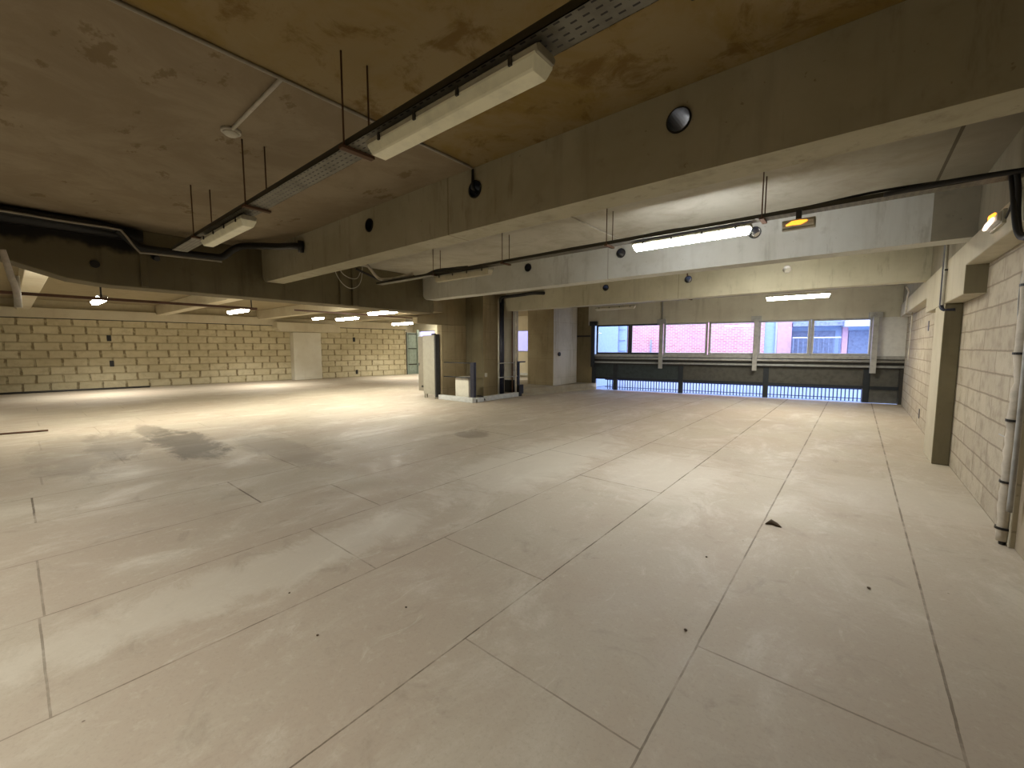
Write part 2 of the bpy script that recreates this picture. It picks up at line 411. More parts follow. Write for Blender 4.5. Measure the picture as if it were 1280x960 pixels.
def empty(name, loc, label=None, cat=None, group=None, rz=0, kind=None):
    o = bpy.data.objects.new(name, None); col.objects.link(o); o.empty_display_size = .1
    o.location = loc; o.rotation_euler = (0, 0, rz)
    if label: o['label'] = label
    if cat: o['category'] = cat
    if group: o['group'] = group
    if kind: o['kind'] = kind
    return o

def arc(c, r, a0, a1, n, plane):
    out = []
    for i in range(n + 1):
        a = a0 + (a1 - a0) * i / n; u, w = r * math.cos(a), r * math.sin(a)
        out.append({'xz': (c[0] + u, c[1], c[2] + w), 'yz': (c[0], c[1] + u, c[2] + w), 'xy': (c[0] + u, c[1] + w, c[2])}[plane])
    return out

def curve_pts(pts, sub=8):                          # smooth Catmull-Rom through points
    P = [Vector(p) for p in pts]; P = [P[0]] + P + [P[-1]]; out = []
    for i in range(1, len(P) - 2):
        for k in range(sub):
            t = k / sub
            out.append(.5 * ((2 * P[i]) + (-P[i - 1] + P[i + 1]) * t + (2 * P[i - 1] - 5 * P[i] + 4 * P[i + 1] - P[i + 2]) * t * t + (-P[i - 1] + 3 * P[i] - 3 * P[i + 1] + P[i + 2]) * t ** 3))
    out.append(P[-2]); return out

ZC = 3.14                                           # ceiling
XR = .99                                            # right wall face
A = Vector((-7.184, 13.6, 0)); B = Vector((1.03, 15.02, 0))      # window wall, inside face
WE = (B - A).normalized(); WA = math.atan2(WE.y, WE.x); WN = Vector((-WE.y, WE.x, 0))
def W(s_, d, z): q = A + WE * s_ + WN * d; return (q.x, q.y, z)

# ------------------------------------------------------------------ shell
FP = [(-22.5, -7), (1.3, -7), (1.3, 15.1), (1.03, 15.02), (-7.184, 13.6), (-8.4, 13.4), (-8.4, 17.3), (-22.5, 17.3)]
MB().poly(FP, -.2, 0).build('floor', 'floor', org=(0, 0, 0), kind='structure')
CP = [(-22.5, -7), (1.3, -7), (1.3, 15.35), (1.03, 15.3), (-7.25, 13.9), (-8.4, 13.8), (-8.4, 17.3), (-22.5, 17.3)]
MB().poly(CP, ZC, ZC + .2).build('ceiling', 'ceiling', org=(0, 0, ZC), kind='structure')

# right wall: blockwork, smoother near part, spandrel
MB().box(XR, 1.3, 4.93, 15.3, 0, ZC).build('wall_right', 'block_right', kind='structure')
MB().box(XR + .004, 1.3, -7, 4.93, 0, ZC).build('wall_right', 'pier_side', kind='structure')
MB().box(XR - .03, XR + .02, 4.70, 4.98, 0, 2.36).build('trim_1', 'pier', bevel=.008, kind='structure')
pr = [(-7, 2.36), (6.40, 2.36), (6.40, 2.06), (9.5, 2.06), (9.5, 2.30), (14.86, 2.30), (14.86, 2.62), (9.9, 2.62), (9.9, 2.60), (-7, 2.60)]
shade_face_mat(MB().prism(pr, 'x', .824, XR + .01).build('trim_2', 'pier', bevel=.01, kind='structure'), 'girder')
shade_face_mat(MB().box(.824, XR - .002, 7.55, 8.35, 0, 2.058).build('concrete_pier', 'pier', bevel=.012, label='grey concrete pier standing against the right-hand block wall', cat='pier'), 'girder')
MB().box(.86, XR + .01, -7, 14.9, 2.6, ZC)  .build('trim_3', 'wall_dim', kind='structure')

# left wall of cream blocks, slightly skewed plan as seen
def lw(y): return -21.69 + (y + .3) * (1.97 / 14.6)
MB().poly([(lw(-7) - .3, -7), (lw(-7), -7), (lw(14.4), 14.4), (lw(14.4) - .3, 14.4)], 0, 2.5).build('wall_left', 'block_left', kind='structure')
MB().poly([(lw(-7) - .3, -7), (lw(-7) + .16, -7), (lw(14.4) + .16, 14.4), (lw(14.4) - .3, 14.4)], 2.53, 2.86).build('trim_4', 'joist', bevel=.01, kind='structure')
MB().poly([(lw(-7) - .3, -7), (lw(-7) + .0, -7), (lw(14.4) + .0, 14.4), (lw(14.4) - .3, 14.4)], 2.5, 2.53).build('shadow_strip', 'black', kind='structure')  # black strip stands in for the shadow line below the concrete band
MB().poly([(lw(-7) - .3, -7), (lw(-7), -7), (lw(14.4), 14.4), (lw(14.4) - .3, 14.4)], 2.86, ZC).build('trim_6', 'cream', kind='structure')
pl = empty('concrete_pillar', (-20.35, 9.1, 0), 'pale painted concrete pillar with a wide head against the cream block wall', 'pillar')
MB().box(-.3, .2, -.65, .65, 0, 2.23).build('shaft', 'white_pillar', pl, bevel=.015)
MB().prism([(-1.35, 2.42), (-1.2, 2.25), (1.62, 2.25), (1.62, 2.68), (-1.35, 2.68)], 'x', -.3, .27).build('pillar_head', 'joist', pl, bevel=.02)

# far wall of the left bay with windows
def wall_with_holes(name, x0, x1, z0, z1, y0, y1, holes, mat):
    xs = sorted({x0, x1, *[h[0] for h in holes], *[h[1] for h in holes]}); zs = sorted({z0, z1, *[h[2] for h in holes], *[h[3] for h in holes]})
    mb = MB()
    for xa, xb in zip(xs, xs[1:]):
        for za, zb in zip(zs, zs[1:]):
            cx, cz = (xa + xb) / 2, (za + zb) / 2
            if any(h[0] < cx < h[1] and h[2] < cz < h[3] for h in holes): continue
            mb.box(xa, xb, y0, y1, za, zb)
    return mb.build(name, mat, kind='structure')
H = [(-22.0, -20.3, 1.3, 2.60), (-14.05, -12.93, 1.30, 2.42)]
wall_with_holes('wall_far', -22.5, -8.4, 0, ZC, 17.0, 17.25, H, 'joist')
for i, h in enumerate(H):
    w = empty('window_%d' % (i + 1), ((h[0] + h[1]) / 2, 17.0, h[2]), kind='structure')
    hw, hh = (h[1] - h[0]) / 2, h[3] - h[2]
    f = MB(); t = .05
    f.box(-hw, hw, .0, .08, 0, t); f.box(-hw, hw, .0, .08, hh - t, hh); f.box(-hw, -hw + t, .0, .08, 0, hh); f.box(hw - t, hw, .0, .08, 0, hh)
    f.build('window_frame', 'steel_grey', w)
    MB().box(-hw + t, hw - t, .03, .04, t, hh - t).build('pane', 'glass', w)
MB().box(-14.5, -12.5, 16.8, 17.02, .10, .2).build('trim_7', 'curb_white', kind='structure')
MB().box(-8.4, -8.25, 13.3, 17.25, 0, ZC).build('wall_side', 'cream', kind='structure')
MB().box(-22.5, 1.3, -7.2, -7, 0, ZC).build('wall_back', 'wall_back', kind='structure')
MB().box(-22.8, -22.5, -7.2, 17.25, 0, ZC).build('wall_outer', 'cream', kind='structure')

MB().box(-8.245, -8.2, 14.05, 17.3, -.1, ZC + .2).build('trim_10', 'out_blue', kind='structure')
tb = MB()
for k in range(7):
    for y_ in (14.7, 15.0): tb.box(-8.2, -8.18, y_, y_ + .16, 1.35 + k * .2, 1.48 + k * .2)
tb.box(-8.2, -8.17, 14.86, 14.89, 1.2, 2.9)
tb.build('trim_11', 'out_white', kind='structure')

# ------------------------------------------------------------------ beams with through holes
def cut_holes(o, holes, r, y0, y1):
    cb = MB()
    for x, z in holes: cb.tube([(x, y0 - .1, z), (x, y1 + .1, z)], r, 28)
    c = cb.build('cutter', 'black', org=(0, 0, 0))
    md = o.modifiers.new('b', 'BOOLEAN'); md.object = c; md.solver = 'EXACT'
    bpy.context.view_layer.update()
    me = bpy.data.meshes.new_from_object(o.evaluated_get(bpy.context.evaluated_depsgraph_get()))
    o.modifiers.clear(); o.data = me
    bpy.data.objects.remove(c)

def beam(y0, y1, mat, label, holes, x0=-7.82, r=.075, rnd=.0):
    n = 5
    prof = [(x0, ZC), (x0, 2.6 + .16)] + [(x0 + .16 - .16 * math.cos(a), 2.76 - .16 * math.sin(a)) for a in [PI / 2 * k / n for k in range(1, n)]] + [(x0 + .16, 2.6), (XR, 2.6), (XR, ZC)]
    mb = MB(); mb.prism(prof, 'y', y0, y1)
    o = mb.build('ceiling_beam', mat, label=label, cat='beam', group='concrete ceiling beams')
    cut_holes(o, holes, r, y0, y1)
    md = o.modifiers.new('bevel', 'BEVEL'); md.width = .012; md.segments = 2; md.limit_method = 'ANGLE'; md.angle_limit = math.radians(60)
    return o
HX = [-.953, -2.77, -4.52]
beam(2.82, 3.10, 'beam_front', 'brown-grey concrete beam nearest the viewer, crossing the whole ceiling', [(x, 2.945) for x in HX])
beam(6.20, 6.48, 'beam_mid', 'grey concrete beam behind the lit tube light and the amber light', [(x, 2.975) for x in (-4.747, -2.92, -1.09)], x0=-7.82, r=.07)
beam(9.62, 9.90, 'beam_far', 'cream concrete beam farthest back, in front of the window strip', [(x, 3.0) for x in (-4.915, -2.932, -1.113)], x0=-8.2, r=.075)

sl = [(-.953, 2.945, 2.82, .075, 'round dark hole sleeve through the nearest beam, right of the big unlit light'), (-2.77, 2.945, 2.82, .075, 'round hole sleeve in the nearest beam where the ceiling conduit drops'),
      (-4.52, 2.945, 2.82, .075, 'leftmost round hole sleeve in the nearest beam, beside the black pipe'), (-4.747, 2.975, 6.2, .07, 'small round hole sleeve in the middle beam right of the dim tube light'),
      (-2.92, 2.975, 6.2, .07, 'round hole sleeve in the middle beam at the left end of the lit tube'), (-1.09, 2.975, 6.2, .07, 'round hole sleeve in the middle beam between the lit tube and the amber light'),
      (-4.915, 3.0, 9.62, .075, 'leftmost round hole sleeve in the far cream beam'), (-2.932, 3.0, 9.62, .075, 'round hole sleeve in the far cream beam with a short conduit above it'),
      (-1.113, 3.0, 9.62, .075, 'pale round hole sleeve in the far cream beam below the amber light')]
for i, (x, z, y, r, lb) in enumerate(sl):
    MB().ring((x, y - .012, z), (0, 1, 0), r - .006, r + .003, .285, 28).build('pipe_sleeve', 'black' if i != 8 else 'white_pvc', label=lb, cat='pipe sleeve', group='round sleeves through the ceiling beams')
# plugs partly filling the sleeves, seated at their far end
for i, (x, z, y, r, lb) in enumerate(sl):
    pass

MB().box(.53, .858, 6.185, 6.2, 2.602, ZC - .01).build('infill_panel', 'wall_dim', label='darker concrete infill at the right end of the middle beam above the pier', cat='infill')
# long girder on the left of the hall
gp = [(-7, 2.36), (-1.2, 2.36), (-.6, 2.62), (-.1, 2.60), (.25, 2.48), (.55, 2.385), (.95, 2.345), (6.5, 2.32), (6.5, ZC), (-7, ZC)]
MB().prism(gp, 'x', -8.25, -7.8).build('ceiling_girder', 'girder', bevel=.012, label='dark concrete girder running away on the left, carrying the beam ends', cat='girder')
MB().prism([(6.48, 2.36), (7.25, 2.34), (7.25, 2.18), (9.12, 2.18), (9.12, ZC), (6.48, ZC)], 'x', -9.6, -9.4).build('ceiling_girder', 'girder_far', bevel=.012, label='set-back brown concrete girder resting on the middle column group', cat='girder')
MB().box(-9.39, -7.8, 6.5, 6.8, 2.36, ZC).build('ceiling_girder', 'girder_far', label='short concrete cross piece joining the two offset girders', cat='girder')
# girder formwork joints / pilaster strips
for y0, y1, lb in ((4.16, 4.26, 'narrow upright rib on the dark girder, left of the hanging cable loops'), (4.42, 4.55, 'narrow upright rib on the dark girder, right below the cable loops')):
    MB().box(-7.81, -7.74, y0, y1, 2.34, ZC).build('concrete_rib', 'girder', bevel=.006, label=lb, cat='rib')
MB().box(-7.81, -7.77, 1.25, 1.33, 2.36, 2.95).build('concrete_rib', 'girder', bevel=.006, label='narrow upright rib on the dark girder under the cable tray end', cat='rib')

# middle column group
MB().box(-9.6, -9.4, 8.12, 9.12, 0, 2.178).build('concrete_column', 'column', bevel=.012, label='brown concrete column right beside the tall beige cabinet', cat='column')
shade_face_mat(MB().box(-9.6, -8.67, 9.125, 9.9, 0, ZC - .01).build('concrete_column', 'column', bevel=.012, label='tall brown concrete column behind the white box, carrying the beam', cat='column'), 'girder')
MB().box(-8.9, -8.26, 10.0, 10.3, 0, ZC - .01).build('concrete_column', 'column_grey', bevel=.012, label='narrow concrete pilaster between the black and pale pipes', cat='column')
shade_face_mat(MB().box(-9.0, -7.9, 11.75, 13.28, .222, ZC - .01).build('concrete_column', 'column_grey', bevel=.012, label='wide grey concrete column on the low plinth by the window strip', cat='column'), 'column')
MB().box(-8.4, -8.1, 13.3, 14.2, 0, ZC - .01).build('wall_window', 'wall_window', kind='structure')
# plinth
MB().poly([(-8.05, 10.15), (-7.3, 13.7), (-8.6, 13.8), (-11.8, 12.6), (-11.8, 10.4)], 0, .22).build('trim_8', 'plinth', bevel=.01, kind='structure')
MB().poly([(-7.98, 10.15), (-7.25, 13.6), (-7.35, 13.6), (-8.08, 10.15)], 0, .08).build('trim_9', 'plinth', kind='structure')
MB().tube([(-7.88, 12.05, 1.29), (-7.84, 12.05, 1.29)], .07, 14).build('junction_box', 'black', label='small round black junction box on the grey column', cat='junction box')

# ------------------------------------------------------------------ joists in the left bay
for y0, lb in ((.25, 'nearest pale concrete joist under the left bay ceiling'), (3.75, 'pale concrete joist between the two nearest lit lamps of the left bay'), (7.15, 'pale concrete joist in the left bay above the pillar head'), (10.6, 'farthest pale concrete joist of the left bay')):
    MB().prism([(y0, 2.77), (y0 + .3, 2.77), (y0 + .3, ZC), (y0, ZC)], 'x', -21.6, -8.25).build('ceiling_joist', 'joist', bevel=.012, label=lb, cat='joist', group='concrete joists of the left bay')

# ------------------------------------------------------------------ lights
def fixture(name, x, y, z, length, lit, label, group, w=.15, h=.10, powr=0, colr=(1, .93, .78), axis='x', clips=True):
    """tube light hanging with its top at z; long axis along x"""
    rz = 0 if axis == 'x' else PI / 2
    r = empty(name, (x, y, z), label, 'light', group, rz=rz)
    L = length / 2
    MB().prism([(-w * .42, -.035), (-w * .5, -.012), (-w * .35, 0), (w * .35, 0), (w * .5, -.012), (w * .42, -.035)], 'x', -L, L).build('housing', 'fixture_body', r, bevel=.003)
    dm = {'on': 'diffuser_on', 'cool': 'diffuser_cool', 'off': 'diffuser_off', 'dim': 'diffuser_dim', 'pale': 'box_white'}[lit]
    n = 8; e = .012
    prof = [(-w * .47, -.03), (-w * .47, -.042), (-w * .36, -h + .008), (-w * .31, -h), (w * .31, -h), (w * .36, -h + .008), (w * .47, -.042), (w * .47, -.03)]
    dmb = MB(); dmb.prism(prof, 'x', -L + e, L - e)
    for v in dmb.bm.verts:                            # ends slope inwards
        if v.co.z < -.05: v.co.x += -.018 if v.co.x > 0 else .018
    dmb.build('diffuser', dm, r, bevel=.002)
    if clips:
        for k in (-.78, -.26, .26, .78):
            for sy in (-1, 1):
                MB().box(k * L - .008, k * L + .008, sy * w * .5 - .005, sy * w * .5 + .004, -.042, -.006).build('clip', 'cabinet_dark', r)
    if powr:
        ld = bpy.data.lights.new('lamp_glow', 'AREA'); ld.shape = 'RECTANGLE'; ld.size = length; ld.size_y = w; ld.energy = powr; ld.color = colr
        lo = bpy.data.objects.new('lamp_glow', ld); col.objects.link(lo); lo.parent = r; lo.location = (0, 0, -h - .015)
    return r

G1 = 'tube lights under the cable trays'
fixture('tube_light', -1.515, 1.35, 2.61, 1.13, 'off', 'big unlit tube light nearest the viewer, clipped under the perforated cable tray', G1, w=.125, h=.085)
fixture('tube_light', -4.58, 1.365, 2.61, 1.16, 'off', 'smaller-looking unlit tube light farther left under the near cable tray', G1, w=.125, h=.085)
fixture('tube_light', -1.45, 4.68, 2.70, 1.20, 'cool', 'lit white tube light in front of the middle grey beam', G1, w=.10, h=.09, powr=45, colr=(.95, .97, 1))
fixture('tube_light', -4.90, 4.68, 2.70, 1.25, 'dim', 'unlit dusty tube light in front of the middle beam, near the column group', G1, w=.12, h=.10)
fixture('tube_light', -1.10, 11.4, 2.70, 1.20, 'on', 'lit tube light above the right end of the window strip', G1, w=.12, h=.10, powr=80)
fixture('tube_light', -5.52, 11.4, 2.71, 1.25, 'pale', 'unlit tube light above the left end of the window strip', G1, w=.10, h=.09)
fixture('tube_light', -1.3, 8.0, 3.12, 1.2, 'on', 'tube light on the ceiling between the middle and far beams', G1, w=.12, h=.08, powr=40)
G2 = 'lit tube lights of the left bay'
LB = [(-10.6, 1.10, 'leftmost lit lamp of the left bay, glaring above the block wall'), (-11.1, 3.45, 'lit lamp of the left bay second from the left, glaring above the block wall'),
      (-8.85, 5.80, 'lit lamp of the left bay nearest the column group, just under the girder'), (-12.3, 8.85, 'lit lamp of the left bay above the green door'),
      (-11.5, 6.35, 'faint lit lamp of the left bay between the pillar and the green door')]
for x, y, lb in LB:
    fixture('tube_light', x, y, 2.40, 1.15, 'on', lb, G2, w=.12, h=.09, powr=60, colr=(1, .94, .82), clips=False)
fixture('tube_light', -16.3, 15.9, 3.12, 1.2, 'on', 'added tube light hidden behind the columns, brightening the far wall of the left bay', G2, w=.16, h=.10, powr=60, clips=False)  # added out of sight to light the far wall
fixture('tube_light', -19.6, 15.9, 3.12, 1.2, 'on', 'added hidden tube light above the green door, brightening the far corner of the left bay', G2, w=.16, h=.08, powr=40, clips=False)  # second unseen fixture, added for more light on the far wall
fixture('tube_light', -13.1, 6.27, 2.47, .6, 'on', 'small far lit lamp in the left bay behind the pillar head', G2, w=.12, h=.08, powr=22, colr=(1, .90, .70), clips=False)
fixture('tube_light', -13.0, 1.37, 2.66, .45, 'on', 'short lit lamp high in the left bay above the leftmost glaring lamp', G2, w=.12, h=.08, powr=14, colr=(1, .90, .70), clips=False)

def lamp(x, y, z, sx, sy, p, c, rot=(0, 0, 0)):  # bare fill light without a fixture, added to brighten the floor and left bay
    ld = bpy.data.lights.new('added_fill_light', 'AREA'); ld.shape = 'RECTANGLE'; ld.size = sx; ld.size_y = sy; ld.energy = p; ld.color = c
    ld.spread = math.radians(115)
    o = bpy.data.objects.new('added_fill_light', ld); col.objects.link(o); o.location = (x, y, z); o.rotation_euler = rot
WARM = (1, .945, .86)
lamp(-1.2, -.9, 2.95, 1.2, .3, 34, WARM); lamp(-5.5, -1.4, 2.95, 1.2, .3, 34, WARM); lamp(-3.3, -.9, 2.95, 1.2, .3, 22, WARM)
lamp(-14, -2.5, 2.9, 1.2, .3, 75, WARM); lamp(-18.5, 2.0, 2.75, 1.2, .3, 90, WARM); lamp(-18, 6.5, 2.75, 1.2, .3, 90, WARM); lamp(-17.5, 12.5, 2.8, 1.2, .3, 70, WARM); lamp(-13, 13.5, 2.9, 1.2, .3, 60, WARM)

# ------------------------------------------------------------------ cable trays
def tray(x0, x1, y0, y1, z, label, rods, cat='cable tray', hgt=.035, top=ZC - .002):
    r = empty('cable_tray', ((x0 + x1) / 2, (y0 + y1) / 2, z), label, cat, 'perforated cable trays hung on rods')
    cx, cy = (x0 + x1) / 2, (y0 + y1) / 2
    mb = MB(); mb.box(x0 - cx, x1 - cx, y0 - cy, y1 - cy, 0, .003); mb.box(x0 - cx, x1 - cx, y0 - cy, y0 - cy + .003, 0, hgt); mb.box(x0 - cx, x1 - cx, y1 - cy - .003, y1 - cy, 0, hgt)
    mb.build('channel', 'tray', r)
    for x in rods:
        for y in (y0 - .008, y1 + .008):
            MB().tube([(x - cx, y - cy, -.015), (x - cx, y - cy, top - z)], .0055, 8).build('threaded_rod', 'rust', r)
        MB().box(x - cx - .02, x - cx + .02, y0 - cy - .03, y1 - cy + .03, -.018, -.001).build('cross_bracket', 'rust', r)
    return r
tray(-6.2, -.50, 1.29, 1.435, 2.635, 'perforated steel cable tray nearest the viewer, holding the two unlit lights', (-5.27, -3.82, -2.29))
tray(-7.2, .85, 4.60, 4.74, 2.72, 'cable tray in front of the middle beam, holding the lit tube', (-5.5, -3.98, -2.35, -.755))
tray(-7.0, .8, 11.33, 11.47, 2.765, 'thin cable tray under the far ceiling bay above the windows', (-3.4,))
def cables(pts_list, r, label, mat='cable', name='cable', cat='cable', group=None):
    mb = MB()
    for pts in pts_list: mb.tube(curve_pts(pts, 6), r, 8)
    return mb.build(name, mat, label=label, cat=cat, **({'group': group} if group else {}))
for k, (dy, lb) in enumerate(((-.04, 'black cable lying along the near side of the nearest cable tray'), (.0, 'black cable lying in the middle of the nearest cable tray'), (.04, 'black cable lying along the far side of the nearest cable tray'))):
    pts = [(-6.1 + .55 * i, 1.362 + dy + random.uniform(-.006, .006), 2.652 + random.uniform(0, .02)) for i in range(11)] + [(-.46, 1.36 + dy, 2.66 - .02 * k), (-.44, 1.36 + dy, 2.60 - .02 * k)]
    cables([pts], .010, lb, group='cables in the nearest tray')
for k in range(4):
    pts = [(-7.1 + .6 * i, 4.67 + (k - 1.5) * .022, 2.745 + random.uniform(0, .05 if (i in (3, 9, 12)) else .015)) for i in range(14)] + [(.93, 4.66, 2.76)]
    cables([pts], .011, ['black cable at the near edge of the middle cable tray', 'black cable sagging along the middle cable tray', 'black cable bunched in the middle cable tray above the amber light', 'black cable at the far edge of the middle cable tray'][k], group='cables in the middle tray')
cables([[(.10, 4.58, 2.73), (.4, 4.58, 2.74), (.7, 4.58, 2.735), (.9, 4.56, 2.72)]], .02, 'thick black cable reaching the right wall above the amber spot', cat='cable')
# hanging loops at the right wall
for pts, lb in (([(.80, 4.60, 2.72), (.80, 4.52, 2.60), (.80, 4.47, 2.42), (.80, 4.38, 2.28), (.80, 4.22, 2.21), (.80, 3.9, 2.17), (.80, 3.5, 2.2)], 'thick black cable looping down the right wall beside the emergency light'),
                ([(.78, 4.63, 2.72), (.78, 4.54, 2.58), (.78, 4.44, 2.40), (.78, 4.32, 2.26), (.78, 4.12, 2.19), (.78, 3.8, 2.20), (.78, 3.4, 2.26)], 'second black cable looping down the right wall next to the first'),
                ([(.82, 4.66, 2.70), (.82, 4.72, 2.60), (.82, 4.86, 2.50), (.82, 5.02, 2.47)], 'short black cable running to the emergency light on the right wall')):
    cables([pts], .016 if 'short' not in lb else .009, lb, group='black cables looping at the right wall')

# ------------------------------------------------------------------ ceiling conduits and detector
mb = MB(); mb.tube([(-2.78, -.8, ZC - .012), (-2.78, 2.74, ZC - .012), (-2.78, 2.805, ZC - .02), (-2.78, 2.81, 3.03)], .011, 8)
mb.build('conduit', 'grey_pvc', label='thin pale conduit running along the near ceiling to the nearest beam', cat='conduit')
MB().tube([(-2.78, 2.80, 3.12), (-2.78, 2.80, 2.95), (-2.78, 2.86, 2.93)], [.012, .018, .02], 8).build('cable', 'black', label='short black cable end dropping into the hole below the ceiling conduit', cat='cable')
MB().tube([(-2.78, 1.165, ZC - .013), (-3.68, 1.175, ZC - .013)], .013, 8).build('conduit', 'white_pvc', label='short pale branch conduit leading to the round ceiling detector', cat='conduit')
d = empty('ceiling_detector', (-3.73, 1.18, ZC - .035), 'round white detector on the near ceiling at the end of the branch conduit', 'detector')
MB().tube([(0, 0, .035), (0, 0, .012)], [.065, .065], 24).build('detector_base', 'white_pvc', d)
MB().tube([(0, 0, .013), (0, 0, .0), (0, 0, -.012)], [.055, .05, .03], 24).build('detector_head', 'box_white', d)
MB().tube([(-2.83, 3.2, ZC - .012), (-2.85, 6.05, ZC - .012), (-2.9, 6.17, ZC - .03), (-2.9, 6.18, 3.05)], .011, 8).build('conduit', 'white_pvc', label='thin pale conduit on the ceiling between the first two beams', cat='conduit')
MB().tube([(-2.95, 9.60, ZC), (-2.95, 9.60, 3.07)], .012, 8).build('conduit', 'brown_pipe', label='short conduit drop above a hole in the far cream beam', cat='conduit')

# emergency lights
e1 = empty('emergency_light', (-.463, 4.55, 2.56), 'amber glowing emergency light hanging under the middle cable tray', 'emergency light', 'emergency lights')
MB().box(-.125, .125, -.0, .06, 0, .085).build('housing', 'fixture_body', e1, bevel=.006)
MB().prism([(-.005, .012), (-.03, .02), (-.035, .05), (-.005, .07)], 'x', -.115, .115).build('lens', 'white_pvc', e1, bevel=.003)
MB().tube([(-.085, -.036, .030), (-.04, -.040, .044), (.02, -.040, .042), (.07, -.036, .052)], [.006, .018, .02, .006], 10).build('lamp', 'amber', e1)
MB().box(-.02, .02, .0, .06, .085, .16).build('bracket', 'black', e1)
e2 = empty('emergency_light', (.83, 5.1, 2.45), 'glowing orange and white emergency light on the ledge of the right wall', 'emergency light', 'emergency lights')
MB().box(-.03, .0, -.2, .2, .0, .11).build('housing', 'fixture_body', e2, bevel=.006)
MB().prism([(-.032, .015), (-.055, .03), (-.055, .08), (-.032, .10)], 'y', -.19, .19).build('lens', 'white_pvc', e2, bevel=.003)
MB().tube([(-.062, .17, .035), (-.066, .05, .045), (-.062, -.10, .06)], [.012, .016, .012], 8).build('lamp', 'amber_white', e2)
MB().tube([(-.060, .04, .075), (-.064, -.05, .085), (-.060, -.14, .09)], [.008, .018, .010], 8).build('lamp', 'amber', e2)

# ------------------------------------------------------------------ pipes on the left
mb = MB(); mb.tube(curve_pts([(-7.55, -2, 3.06), (-7.55, .1, 3.06), (-7.55, .9, 3.06), (-7.55, 1.04, 3.02), (-7.55, 1.16, 2.90), (-7.55, 1.3, 2.85), (-7.55, 2.0, 2.87), (-7.55, 2.18, 2.89), (-7.52, 2.32, 3.02), (-7.42, 2.42, 3.07), (-7.1, 2.55, 3.05), (-6.7, 2.66, 3.0), (-6.35, 2.74, 2.97), (-6.27, 2.83, 2.96)], 5), .05, 12)
mb.build('drain_pipe', 'black', label='black pipe running along the dark girder and bending into the nearest beam', cat='pipe')
MB().tube([(-6.29, 2.76, 2.96), (-6.26, 2.83, 2.96)], .085, 16).build('pipe_collar', 'black', label='black collar where the bent pipe enters the nearest beam', cat='pipe collar')
MB().tube(curve_pts([(-7.48, -1, 3.02), (-7.48, .1, 3.185 - .15), (-7.48, .5, 3.03), (-7.48, .98, 3.035), (-7.48, 1.06, 3.0), (-7.48, 1.20, 2.79), (-7.48, 1.3, 2.78), (-7.48, 2.0, 2.80), (-7.48, 2.15, 2.80)], 5), .013, 8).build('conduit', 'grey_pvc', label='thin pale conduit clipped below the black pipe on the dark girder', cat='conduit')
MB().tube([(-7.68, -2, 3.03), (-7.68, 1.28, 3.03)], .085, 14).build('drain_pipe', 'black', label='fat black pipe high up behind the thin pale conduit on the left', cat='pipe')
MB().tube(curve_pts([(-7.6, .03, 2.62), (-7.6, .05, 2.5), (-7.62, .075, 2.33), (-7.7, .10, 2.22), (-7.72, .11, 2.10)], 5), [.03] * 20 + [.024], 10).build('downpipe', 'foam', label='pale slanted pipe end hanging from the girder at the left edge', cat='pipe')
MB().tube([(-8.35, .12, 2.42), (-8.35, .12, 2.02)], .035, 10).build('downpipe', 'white_pvc', label='bright short upright pipe behind the slanted pipe at the left edge', cat='pipe')
# dark service rail with lamps in the left bay
MB().box(-9.84, -9.78, -4, 3.4, 2.30, 2.345).build('service_rail', 'brown_pipe', label='long dark rail along the left bay carrying the nearest lit lamps', cat='rail')
MB().box(-9.9, -9.86, 4.2, 9.8, 2.34, 2.375).build('service_rail', 'brown_pipe', label='shorter dark rail along the left bay towards the green door', cat='rail')
for y, x, lb in ((1.05, -9.8, 'dark hanger between the service rail and joist by the leftmost lamp'), (3.3, -9.8, 'dark hanger at the end of the service rail by the second lamp')):
    MB().tube([(x, y, 2.34), (x, y, ZC)], .012, 8).build('hanger_rod', 'cable', label=lb, cat='hanger')
# small spot on girder
MB().tube([(-7.8, 1.42, 2.80), (-7.66, 1.42, 2.75)], [.05, .035], 12).build('spot_lamp', 'black', label='small black unlit spot lamp on the dark girder below the tray end', cat='light')
MB().tube([(-7.8, .80, 2.60), (-7.77, .80, 2.60)], .05, 12).build('junction_box', 'black', label='small black junction box low on the dark girder above the leftmost lamp', cat='junction box')
# hanging white cable loops below the near beam
for pts, lb in (([(-7.55, 3.95, 3.0), (-7.55, 4.0, 2.85), (-7.55, 4.12, 2.70), (-7.55, 4.27, 2.64), (-7.55, 4.42, 2.70), (-7.55, 4.5, 2.85), (-7.55, 4.53, 3.1)], 'larger pale cable loop hanging below the nearest beam by the girder'),
                ([(-7.6, 4.08, 3.0), (-7.6, 4.15, 2.90), (-7.6, 4.30, 2.84), (-7.6, 4.44, 2.86), (-7.6, 4.52, 3.0)], 'smaller pale cable loop hanging inside the larger one')):
    cables([pts], .007, lb, mat='white_pvc', group='pale cable loops at the girder')
MB().tube(curve_pts([(-7.35, 4.42, 3.12), (-7.32, 4.52, 3.06), (-7.3, 4.66, 2.90), (-7.2, 4.72, 2.83), (-6.8, 4.72, 2.80), (-6.4, 4.70, 2.81), (-6.2, 4.70, 2.82)], 5), .028, 10).build('drain_pipe', 'foam', label='taped pale pipe bending down to the left end of the middle cable tray', cat='pipe')
MB().tube(curve_pts([(-7.4, 4.3, 3.0), (-7.35, 4.5, 2.92), (-7.3, 4.8, 2.83), (-6.9, 4.9, 2.80), (-6.2, 4.9, 2.80), (-5.8, 4.9, 2.86), (-5.3, 4.85, 2.83), (-4.9, 4.8, 2.80)], 5), .022, 8).build('cable', 'cable', label='heavy black cable humped over the left part of the middle tray', cat='cable')

